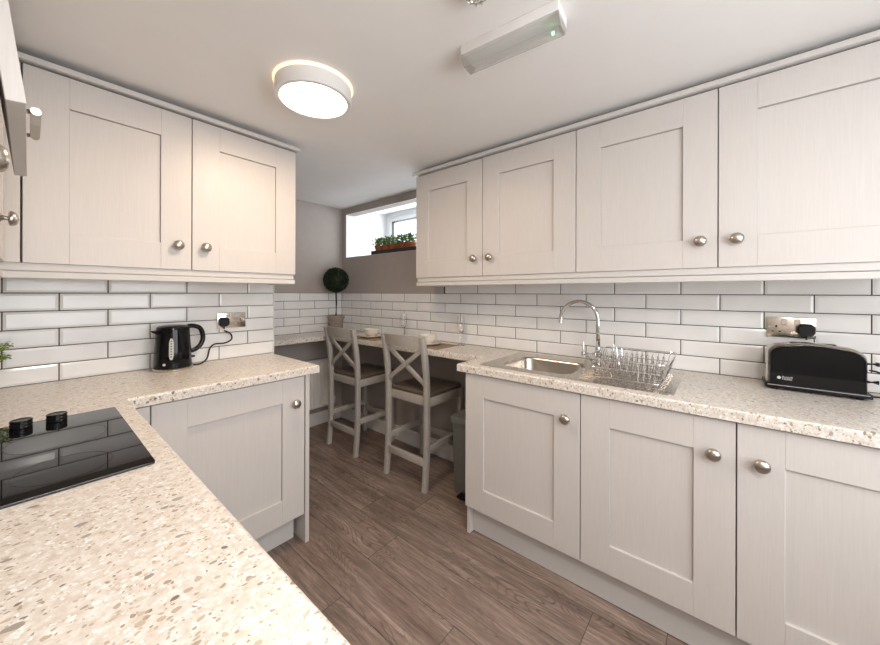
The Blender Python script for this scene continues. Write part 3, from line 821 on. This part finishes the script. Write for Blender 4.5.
K0 = .478; pt = [(KX + .078, KY + .01, ZT + .007), (K0 + .105, KY + .02, ZT + .006), (K0 + .140, KY + .045, ZT + .025), (K0 + .160, KY + .070, ZT + .072), (K0 + .185, KY + .073, ZT + .095), (K0 + .235, KY + .073, ZT + .095), (K0 + .268, KY + .072, ZT + .112), (K0 + .268, KY + .070, ZT + .138), (K0 + .252, KY + .069, ZT + .155), (.709, YW - .033, 1.083)]
tube(b, smooth_path(pt, 6), .004, 8); cord = obj('power_cord', b, M_BLACK, t, world=True, sharp=70)
obj('plug', plug_bm(MS1, -.044), M_BLACK, cord, world=True)

# ------------------------------------------------------------------ toaster
TX0, TX1, TYa, TYb = 1.905, 2.035, -.412, -.140
t = thing('toaster', 'glossy black long-slot toaster standing on the right-hand worktop', 'toaster', ((TX0 + TX1) / 2, (TYa + TYb) / 2, ZT))
LT = TYb - TYa; DT = TX1 - TX0
def toaster_section(bm, half, z0, z1, r0, x0, x1, bow=0., n=8, mi=0):
    """rounded-shoulder outline in (y, z) extruded across x"""
    P = [(half, z0)]
    for k in range(n + 1):
        a = PI / 2 * k / n; P.append((half - r0 + r0 * math.cos(a), z1 - r0 * .8 + r0 * .8 * math.sin(a)))
    m = 6
    for k in range(1, m): 
        u = k / m; P.append(((half - r0) * (1 - 2 * u), z1 + bow * math.sin(PI * u)))
    for k in range(n + 1):
        a = PI / 2 + PI / 2 * k / n; P.append((-half + r0 + r0 * math.cos(a), z1 - r0 * .8 + r0 * .8 * math.sin(a)))
    P.append((-half, z0))
    L = []
    for x, s in ((x0, .965), (x0 + .006, .99), (x0 + .012, 1.), (x1 - .012, 1.), (x1 - .006, .99), (x1, .965)):
        L.append([bm.verts.new((x, y * s, z0 + (z - z0) * s)) for y, z in P])
    fs = []
    for A_, B_ in zip(L, L[1:]):
        for k in range(len(P)): fs.append(bm.faces.new((A_[k], A_[(k + 1) % len(P)], B_[(k + 1) % len(P)], B_[k])))
    fs.append(bm.faces.new(L[0])); fs.append(bm.faces.new(L[-1][::-1]))
    for f in fs: f.material_index = mi
    bmesh.ops.recalc_face_normals(bm, faces=fs)
h2 = LT / 2
b = new(); toaster_section(b, h2 - .008, .024, .176, .052, -DT / 2, -DT / 2 + .034, .008); obj('front_shell', b, M_BLACKGLOSS, t, sharp=50)
b = new(); toaster_section(b, h2 - .002, .024, .182, .053, -DT / 2 + .032, DT / 2 - .032, .009); obj('chrome_band', b, M_PLATE, t, sharp=50, label='steel top and end band')
b = new(); toaster_section(b, h2 - .008, .024, .176, .052, DT / 2 - .034, DT / 2, .008); obj('back_shell', b, M_BLACKGLOSS, t, sharp=50)
b = new(); box(b, -.014, .014, -h2 + .075, h2 - .075, .180, .1895, .001, 1); obj('bread_slot', b, M_BLACK, t)
b = new()
box(b, -DT / 2 - .002, DT / 2 + .002, -h2 - .003, h2 + .003, .008, .025, .003, 2)
for x in (-.045, .045):
    for y in (-h2 + .025, h2 - .025): lathe(b, [(.010, 0), (.010, .009)], 14, T(x, y, 0))
obj('base', b, M_BLACK, t)
b = new(); box(b, -DT / 2 - .0029, -DT / 2 - .0016, -h2 + .004, h2 - .004, .0195, .0215); obj('base_trim', b, M_CHROME, t)
for zz, nm in ((.128, 'lever'), (.062, 'browning_dial')):
    b = new(); tube(b, [(-.012, -h2 + .006, zz), (-.012, -h2 - .026, zz)], [.007, .0065] if nm == 'lever' else [.008, .008], 12)
    if nm == 'lever': box(b, -.020, -.004, -h2 - .028, -h2 - .020, zz - .007, zz + .007, .002)
    obj(nm, b, M_BLACK, t)
# lettering and round emblem on the front shell, lower left
def text_bm(body, size):
    cu = bpy.data.curves.new('lettering', 'FONT'); cu.body = body; cu.size = size; cu.extrude = .0003; cu.resolution_u = 2
    ob = bpy.data.objects.new('lettering', cu); C.objects.link(ob)
    dg = bpy.context.evaluated_depsgraph_get(); me = bpy.data.meshes.new_from_object(ob.evaluated_get(dg))
    bm = new(); bm.from_mesh(me); bpy.data.objects.remove(ob); bpy.data.curves.remove(cu); bpy.data.meshes.remove(me)
    return bm
MF = Matrix(((0, 0, -1, -DT / 2 - .0004), (-1, 0, 0, 0), (0, 1, 0, 0), (0, 0, 0, 1)))
tmp = new()
for body, dz in (('Russell', .0075), ('Hobbs', 0)):
    bb = text_bm(body, .0105); bmesh.ops.translate(bb, verts=bb.verts, vec=(-h2 + .046, .0435 + dz, 0))
    mm = bpy.data.meshes.new('x'); bb.to_mesh(mm); bb.free(); tmp.from_mesh(mm); bpy.data.meshes.remove(mm)
lathe(tmp, [(.0058, -.0003), (.0058, .0003), (.002, .0004)], 18, T(-h2 + .037, .051, 0))
bmesh.ops.transform(tmp, matrix=MF, verts=tmp.verts); fixn(tmp)
obj('maker_lettering', tmp, M_PRINT, t, smooth=False, label='small pale lettering and round emblem')
b = new()
tube(b, smooth_path([(TX0 + .05, TYa - .004, ZT + .105), (TX0 + .055, TYa - .03, ZT + .098), (TX0 + .06, TYa - .07, ZT + .07), (TX0 + .075, TYa - .085, ZT + .03), (TX0 + .07, TYa - .05, ZT + .012), (TX0 + .06, TYa - .02, ZT + .008), (TX0 + .085, TYa + .006, ZT + .0045), (TX0 + .15, TYa + .03, ZT + .0045), (2.062, -.30, ZT + .02), (2.062, -.275, ZT + .12), (2.061, -.272, 1.100)], 6), .0033, 8)
cord = obj('power_cord', b, M_BLACK, t, world=True, sharp=70)
obj('plug', plug_bm(MS2, .044), M_BLACK, cord, world=True)

# ------------------------------------------------------------------ bar stools
def make_stool():
    t = thing('bar_stool', '', 'stool', (0, 0, 0), group='cross-back stools at the breakfast bar')
    pth = [(-.208, 0), (-.198, .10), (-.190, .24), (-.187, .45), (-.188, .62), (-.196, .76), (-.212, .88), (-.2375, 1.012)]
    P = smooth_path([(x, 0, z) for x, z in pth], 3)
    for s in (1, -1):
        b = new(); sweep_rect(b, [(p.x, s * .1865, p.z) for p in P], .033, .036, (0, 1, 0)); obj('leg', b, M_STOOL, t)
    for s in (1, -1):
        b = new(); sweep_rect(b, [(.178, s * .1865, 0), (.176, s * .1865, .30), (.174, s * .1865, .603)], .034, .034, (0, 1, 0)); obj('leg', b, M_STOOL, t)
    b = new()
    box(b, -.176, -.150, -.170, .170, .545, .603, .002); box(b, .156, .188, -.170, .170, .545, .603, .002)
    for s in (1, -1): box(b, -.172, .160, s * .186 - .012, s * .186 + .012, .545, .603, .002)
    box(b, -.16, .165, -.176, .176, .585, .603)
    obj('seat_frame', b, M_STOOL, t)
    b = new()
    box(b, -.166, .196, -.190, .190, .6035, .634, .013, 4)
    obj('seat_cushion', b, M_LEATHER, t, label='brown padded seat')
    # curved top rail, bowed backwards
    b = new(); n = 12; L = []
    for k in range(n + 1):
        y = -.171 + .342 * k / n; bow = -.026 * (1 - (y / .171) ** 2)
        ring_ = []
        for z, th in ((.938, .0), (.975, .0), (1.012, .0)):
            lean = -.2155 - (z - .90) * .19
            ring_.append((lean + bow + .011, y, z + (.004 * (1 - (y / .171) ** 2) if z > 1 else 0)))
        for z in (1.012, .975, .938):
            lean = -.2155 - (z - .90) * .19
            ring_.append((lean + bow - .011, y, z + (.004 * (1 - (y / .171) ** 2) if z > 1 else 0)))
        L.append([b.verts.new(p) for p in ring_])
    for A_, B_ in zip(L, L[1:]):
        for k in range(6): b.faces.new((A_[k], A_[(k + 1) % 6], B_[(k + 1) % 6], B_[k]))
    b.faces.new(L[0]); b.faces.new(L[-1]); fixn(b)
    obj('top_rail', b, M_STOOL, t, sharp=40)
    for s in (1, -1):
        b = new()
        p0, p1 = Vector((-.189, -s * .172, .690)), Vector((-.215, s * .172, .925)); off = Vector((.004 * s, 0, 0))
        d = (p1 - p0).normalized(); side = d.cross(Vector((1, 0, .12))).normalized()
        sweep_rect(b, [p0 + off, p0.lerp(p1, .5) + off + Vector((-.004, 0, 0)), p1 + off], .030, .016, side)
        obj('cross_brace', b, M_STOOL, t)
    b = new(); box(b, -.208, -.184, -.17, .17, .158, .204, .002); obj('stretcher', b, M_STOOL, t)
    b = new(); box(b, .165, .188, -.17, .17, .200, .246, .002); obj('stretcher', b, M_STOOL, t)
    for s in (1, -1):
        b = new(); box(b, -.178, .165, s * .1865 - .011, s * .1865 + .011, .248, .29, .002); obj('stretcher', b, M_STOOL, t)
    return t
st = make_stool()
SX = 1.857
st.location = (SX, 1.676, 0); st['label'] = 'grey cross-back bar stool nearer the sink, beside the grey bin'; ROOT[st.name] = Vector(st.location)
copy_tree(st, (SX + .002, 2.416, 0), 'grey cross-back bar stool farther from the sink, in front of the radiator')

# ------------------------------------------------------------------ tableware on the bar
def setting(x, y, where):
    b = new(); prism(b, rrect(x - .125, x + .125, y - .19, y + .19, .012, 3), ZT, ZT + .003, .001, 1)
    setp(obj('placemat', b, M_MAT), 'brown woven placemat under the %s bowl and plate' % where, 'placemat', 'brown placemats')
    b = new(); lathe(b, [(.055, .0), (.060, .003), (.090, .011), (.104, .018), (.103, .020), (.089, .014), (.058, .0065), (.004, .0065)], 44)
    o = obj('plate', b, M_CERAMIC); o.location = (x, y, ZT + .003)
    setp(o, 'cream side plate on the bar under the %s bowl' % where, 'plate', 'cream side plates')
    b = new(); lathe(b, [(.030, .0), (.033, .003), (.034, .008), (.050, .020), (.062, .042), (.066, .066), (.0635, .0665), (.058, .042), (.046, .024), (.028, .014), (.003, .012)], 40)
    o = obj('bowl', b, M_CERAMIC); o.location = (x, y, ZT + .0097)
    setp(o, 'cream bowl on a plate on the bar, behind the %s stool' % ('farther' if where == 'farther' else 'nearer'), 'bowl', 'cream bowls')
def wine_glass(x, y, label):
    b = new()
    lathe(b, [(.031, .0), (.031, .0018), (.012, .004), (.0045, .010), (.0036, .03), (.0036, .075), (.006, .083), (.015, .094), (.022, .115), (.0245, .140), (.0245, .175), (.0225, .212), (.0213, .212), (.0233, .175), (.0233, .140), (.0208, .116), (.014, .0965), (.003, .089)], 28, cap1=True)
    o = obj('wine_glass', b, M_GLASS, sharp=70); o.location = (x, y, ZT)
    setp(o, label, 'glass', 'clear stemmed glasses')
setting(1.865, 2.30, 'farther'); setting(1.872, 1.665, 'nearer')
wine_glass(2.02, 2.068, 'clear stemmed glass on the bar between the two stools')
wine_glass(2.03, 1.478, 'clear stemmed glass on the bar nearest the sink')

# ------------------------------------------------------------------ topiary
t = thing('topiary', 'dark green ball topiary in a weathered pot in the corner of the bar', 'plant', (1.888, 2.862, ZT))
b = new(); lathe(b, [(.052, 0), (.058, .008), (.070, .12), (.073, .135), (.080, .138), (.082, .165), (.078, .168), (.072, .165), (.070, .150), (.004, .150)], 32); obj('pot', b, M_POT, t)
b = new(); lathe(b, [(.068, .150), (.05, .156), (.003, .159)], 20, cap0=False); obj('soil', b, M_SOIL, t)
b = new(); tube(b, [(0, 0, .15), (.003, -.002, .28), (.0, 0, .42)], [.0085, .0075, .007], 10); obj('stem', b, M_STEM, t)
b = new(); r0 = .112
bmesh.ops.create_icosphere(b, subdivisions=3, radius=r0 - .006, matrix=T(0, 0, .505))
for _ in range(2600):
    d = Vector((random.gauss(0, 1), random.gauss(0, 1), random.gauss(0, 1))).normalized()
    leaf(b, d * (r0 - .008) + Vector((0, 0, .505)), d, random.uniform(.014, .024), .6)
obj('foliage', b, M_LEAFDARK, t, smooth=False)

# ------------------------------------------------------------------ window plants
TY0, TY1 = 1.80, 2.615
b = new()
prism(b, rrect(2.112, 2.232, TY0, TY1, .008, 3), WZ0 + .0022, WZ0 + .006)
for x0, x1, y0, y1 in ((2.112, 2.116, TY0, TY1), (2.228, 2.232, TY0, TY1), (2.116, 2.228, TY0, TY0 + .004), (2.116, 2.228, TY1 - .004, TY1)): box(b, x0, x1, y0, y1, WZ0 + .004, WZ0 + .040)
setp(obj('tray', b, M_TRAY, smooth=False), 'long dark tray on the window ledge holding the small terracotta pots', 'tray')
words = ['at the left end of the tray', 'second from the left end of the tray', 'third from the left end of the tray', 'fourth from the left end of the tray', 'fifth in the tray, beside the wall cabinet']
pot_b = new(); lathe(pot_b, [(.036, 0), (.044, .060), (.050, .062), (.051, .082), (.047, .083), (.045, .072), (.003, .072)], 24)
for k, wd in enumerate(words):
    y = TY1 - .058 - k * .106
    t = thing('potted_plant', 'small leafy plant in a terracotta pot, %s' % wd, 'plant', (2.172, y, WZ0 + .0062), group='potted plants on the window ledge')
    obj('pot', pot_b.copy(), M_TERRA, t)
    b = new(); lathe(b, [(.044, .072), (.02, .078), (.002, .078)], 16, cap0=False); obj('soil', b, M_SOIL, t)
    b = new()
    for _ in range(150):
        d = Vector((random.uniform(-1, 1), random.uniform(-1, 1), random.uniform(.2, 1.2))); d.normalize()
        p = Vector((random.uniform(-.054, .040), random.uniform(-.034, .034), random.uniform(.058, .150)))
        leaf(b, p, d, random.uniform(.018, .030), .75)
    for _ in range(9):
        q = Vector((random.uniform(-.028, .028), random.uniform(-.028, .028), .076)); tube(b, [q, q * 1.25 + Vector((0, 0, .05))], .0014, 5)
    obj('foliage', b, M_LEAF, t, smooth=False)
pot_b.free()
# plant at the left end of the kettle worktop, its leaves just in the picture
t = thing('potted_plant', 'bright green leafy plant at the left edge on the worktop beyond the hob', 'plant', (-.128, 2.08, ZT))
b = new(); lathe(b, [(.038, 0), (.042, .004), (.050, .085), (.053, .088), (.053, .098), (.048, .098), (.046, .085), (.003, .085)], 28); obj('pot', b, M_POT, t)
b = new(); lathe(b, [(.046, .085), (.02, .090), (.002, .090)], 16, cap0=False); obj('soil', b, M_SOIL, t)
b = new()
for k in range(34):
    a = 2 * PI * k / 34 + random.uniform(-.2, .2); L = random.uniform(.05, .10); hh = random.uniform(.13, .19)
    pts = smooth_path([(0, 0, .088), (math.cos(a) * L * .4, math.sin(a) * L * .4, hh * .85), (math.cos(a) * L, math.sin(a) * L, hh)], 4)
    tube(b, pts, .0012, 5)
    for p in pts[3:]:
        for _ in range(12): leaf(b, Vector(p) + Vector((random.uniform(-.008, .008), random.uniform(-.008, .008), random.uniform(-.008, .008))), Vector((math.cos(a), math.sin(a), .3)), random.uniform(.006, .013), .5)
obj('foliage', b, M_LEAFL, t, smooth=False)

# ------------------------------------------------------------------ radiator and bin
t = thing('radiator', 'white ribbed panel radiator under the bar on the nook end wall', 'radiator', (1.62, YN - .05, .18))
b = new(); x0, x1 = 1.27, 1.945; n = 20; y0 = YN - .075
P = []
for k in range(n):
    xa = x0 + .012 + (x1 - x0 - .024) * k / n; p = (x1 - x0 - .024) / n
    P += [(xa, y0), (xa + p * .38, y0), (xa + p * .5, y0 + .009), (xa + p * .88, y0 + .009)]
P = [(x0, y0 + .004)] + P + [(x1 - .012, y0), (x1, y0 + .004)]
for z0, z1 in ((.215, .615),):
    A_ = [b.verts.new((x, y, z0)) for x, y in P]; B_ = [b.verts.new((x, y, z1)) for x, y in P]
    for k in range(len(P) - 1): b.faces.new((A_[k], A_[k + 1], B_[k + 1], B_[k]))
box(b, x0, x1, y0 - .002, y0 + .028, .612, .645, .004); box(b, x0, x1, y0 - .002, y0 + .028, .188, .218, .004)
box(b, x0, x1, y0 + .012, y0 + .028, .21, .62)
obj('panel', b, M_RAD, t, world=True, smooth=False)
b = new(); box(b, x0 - .002, x1 + .002, y0 - .004, YN - .004, .640, .655, .003); obj('top_grille', b, M_RAD, t, world=True)
b = new(); box(b, x0 + .12, x0 + .15, y0 + .028, YN - .001, .25, .6); box(b, x1 - .15, x1 - .12, y0 + .028, YN - .001, .25, .6); obj('bracket', b, M_RAD, t, world=True)
b = new(); tube(b, [(x1 + .02, y0 + .02, .0), (x1 + .02, y0 + .02, .20), (x1 - .004, y0 + .02, .205)], .0075, 10); lathe(b, [(.012, .19), (.016, .2), (.016, .25), (.010, .26)], 14, T(x1 + .02, y0 + .02, 0)); obj('valve', b, M_SKIRT, t, world=True)

t = thing('pedal_bin', 'slim grey pedal bin on the floor under the bar, against the sink cabinet', 'bin', (1.885, 1.245, 0))
b = new(); loops = []
for z, s in ((.0, .88), (.02, .90), (.46, 1.0)):
    loops.append([b.verts.new((x * s, y * s, z)) for x, y in rrect(-.125, .125, -.118, .118, .03, 5)])
for A_, B_ in zip(loops, loops[1:]):
    for k in range(len(A_)): b.faces.new((A_[k], A_[(k + 1) % len(A_)], B_[(k + 1) % len(A_)], B_[k]))
b.faces.new(loops[0]); b.faces.new(loops[-1]); fixn(b); obj('body', b, M_BIN, t)
b = new(); prism(b, rrect(-.134, .134, -.126, .126, .034, 5), .4605, .497, .012, 3); obj('lid', b, M_BIN, t)
b = new(); box(b, -.165, -.112, -.04, .04, .012, .024, .004); obj('pedal', b, M_BLACK, t)

# ------------------------------------------------------------------ ceiling fittings
LX, LY = .766, 1.325
t = cl = thing('ceiling_light', 'round lit white flush ceiling light above the walkway, left of the bulkhead light', 'ceiling light', (LX, LY, ZC), group='round ceiling lights')
b = new(); lathe(b, [(.135, 0), (.158, -.001), (.158, -.006), (.135, -.008)], 56, cap0=True); obj('glowing_edge', b, M_HALO, t)
b = new(); lathe(b, [(.140, -.008), (.152, -.010), (.152, -.064), (.149, -.068), (.1345, -.068), (.1325, -.062), (.1325, -.03)], 64, cap0=False, cap1=False); obj('drum', b, M_WHITEP, t)
b = new(); lathe(b, [(.1324, -.0605), (.10, -.0635), (.05, -.065), (.003, -.0652)], 56, cap0=False); obj('diffuser', b, M_LAMP, t)
LX2, LY2 = .05, -.42  # added ceiling light, out of view, to brighten the sink-side cabinets
copy_tree(cl, (LX2, LY2, ZC), 'added unseen round flush ceiling light giving fill, above and behind the camera')

EX, EY = 1.028, .545
t = thing('emergency_ceiling_light', 'long white bulkhead emergency light with clear cover and green indicator on the ceiling', 'emergency light', (EX, EY, ZC), math.radians(4.5))
hl, hw = .170, .046
b = new(); box(b, -hw, hw, -hl, hl, -.034, .0006, .004); obj('base', b, M_WHITEP, t)
b = new(); P = [(-hw, -.034), (-hw + .003, -.044), (-hw + .021, -.066), (hw - .021, -.066), (hw - .003, -.044), (hw, -.034)]
def cover(bm, P, y0, y1, th):
    A_ = [bm.verts.new((x, y0, z)) for x, z in P]; B_ = [bm.verts.new((x, y1, z)) for x, z in P]
    for k in range(len(P) - 1): bm.faces.new((A_[k], A_[k + 1], B_[k + 1], B_[k]))
    bm.faces.new(A_); bm.faces.new(B_)
cover(b, P, -hl, hl, .002); fixn(b); obj('clear_cover', b, M_DIFFCLEAR, t, smooth=False, label='clear ribbed plastic cover')
b = new()
for s in (1, -1):
    A_ = [(x * .96, z * .985) for x, z in P]
    va = [b.verts.new((x, s * hl * .985, z)) for x, z in A_]; vb = [b.verts.new((x, s * hl * .94, z)) for x, z in A_]
    for k in range(6): b.faces.new((va[k], va[(k + 1) % 6], vb[(k + 1) % 6], vb[k]))
    b.faces.new(va); b.faces.new(vb)
fixn(b); obj('end_cap', b, M_NICKEL, t, smooth=False)
b = new(); tube(b, [(0, -hl * .88, -.048), (0, hl * .88, -.048)], .0075, 14); obj('tube_lamp', b, M_WHITEP, t)
b = new(); lathe(b, [(.005, -.033), (.005, -.056), (.003, -.060)], 14, T(.012, -hl * .80, 0)); obj('indicator', b, M_LED, t, label='green indicator light')

t = thing('smoke_detector', 'round white smoke detector on the ceiling at the top edge beside the bulkhead light', 'smoke detector', (.799, .531, ZC))
b = new(); lathe(b, [(.052, 0), (.052, -.012), (.049, -.016), (.046, -.016), (.044, -.022), (.038, -.034), (.034, -.036)], 40, cap1=False); obj('housing', b, M_WHITEP, t)
b = new(); lathe(b, [(.0345, -.0358), (.030, -.040), (.012, -.043), (.002, -.043)], 32, cap0=False)
for k in range(10):
    a = 2 * PI * k / 10; box(b, .022, .030, -.002, .002, -.044, -.0385, M=RZ(a))
obj('sensor_cap', b, M_CHROME, t)

# ------------------------------------------------------------------ light
sc = bpy.context.scene
wd = bpy.data.worlds.new('sky'); sc.world = wd; wd.use_nodes = True
bg = wd.node_tree.nodes['Background']; bg.inputs['Color'].default_value = (.86, .93, 1, 1); bg.inputs['Strength'].default_value = 1.6
def area(name, loc, direction, sx, sy, power, col):
    l = bpy.data.lights.new(name, 'AREA'); l.shape = 'RECTANGLE'; l.size = sx; l.size_y = sy; l.energy = power; l.color = col
    o = bpy.data.objects.new(name, l); C.objects.link(o); o.location = loc
    o.rotation_euler = Vector(direction).to_track_quat('-Z', 'Y').to_euler(); return o
area('added_rear_window_fill', ((RX0 + RX1) / 2, YR - .12, (RZ0 + RZ1) / 2), (0, 1, .0), RX1 - RX0, RZ1 - RZ0, 25, (.985, .985, 1))  # fill light shining through the added rear window
area('daylight_high_window', (XF + .16, 2.3, 2.0), (-1, 0, -.25), 1.3, .45, 12, (.9, .95, 1))
l = bpy.data.lights.new('ceiling_lamp', 'AREA'); l.shape = 'DISK'; l.size = .25; l.energy = 5.5; l.color = (1, .76, .55)
for lx, ly, pw in ((LX, LY, 6), (LX2, LY2, 10)):
    l2 = l.copy(); l2.energy = pw
    if lx == LX2: l2.color = (1, .97, .94)  # disk under the added ceiling light, unseen fill
    o = bpy.data.objects.new('ceiling_lamp', l2); C.objects.link(o); o.location = (lx, ly, ZC - .071)

# ------------------------------------------------------------------ camera
A = math.radians(39.595); F = 340.35; ro = math.radians(.15)
cam = bpy.data.cameras.new('camera'); co = bpy.data.objects.new('camera', cam); C.objects.link(co)
fwd = Vector((math.cos(A), math.sin(A), 0)); rt0 = Vector((math.sin(A), -math.cos(A), 0)); dn0 = Vector((0, 0, -1))
rt = rt0 * math.cos(ro) - dn0 * math.sin(ro); dn = rt0 * math.sin(ro) + dn0 * math.cos(ro)
up = -dn; bk = -fwd
co.matrix_world = Matrix(((rt.x, up.x, bk.x, 0), (rt.y, up.y, bk.y, 0), (rt.z, up.z, bk.z, 1.3), (0, 0, 0, 1)))
cam.sensor_fit = 'HORIZONTAL'; cam.sensor_width = 36; cam.lens = F / 880 * 36
cam.shift_x = 0; cam.shift_y = (292.93 - 322.5) / 880
cam.clip_start = .02
sc.camera = co
sc.view_settings.view_transform = 'Standard'; sc.view_settings.look = 'None'
sc.view_settings.exposure = .45; sc.view_settings.gamma = 1; sc.view_settings.use_curve_mapping = False
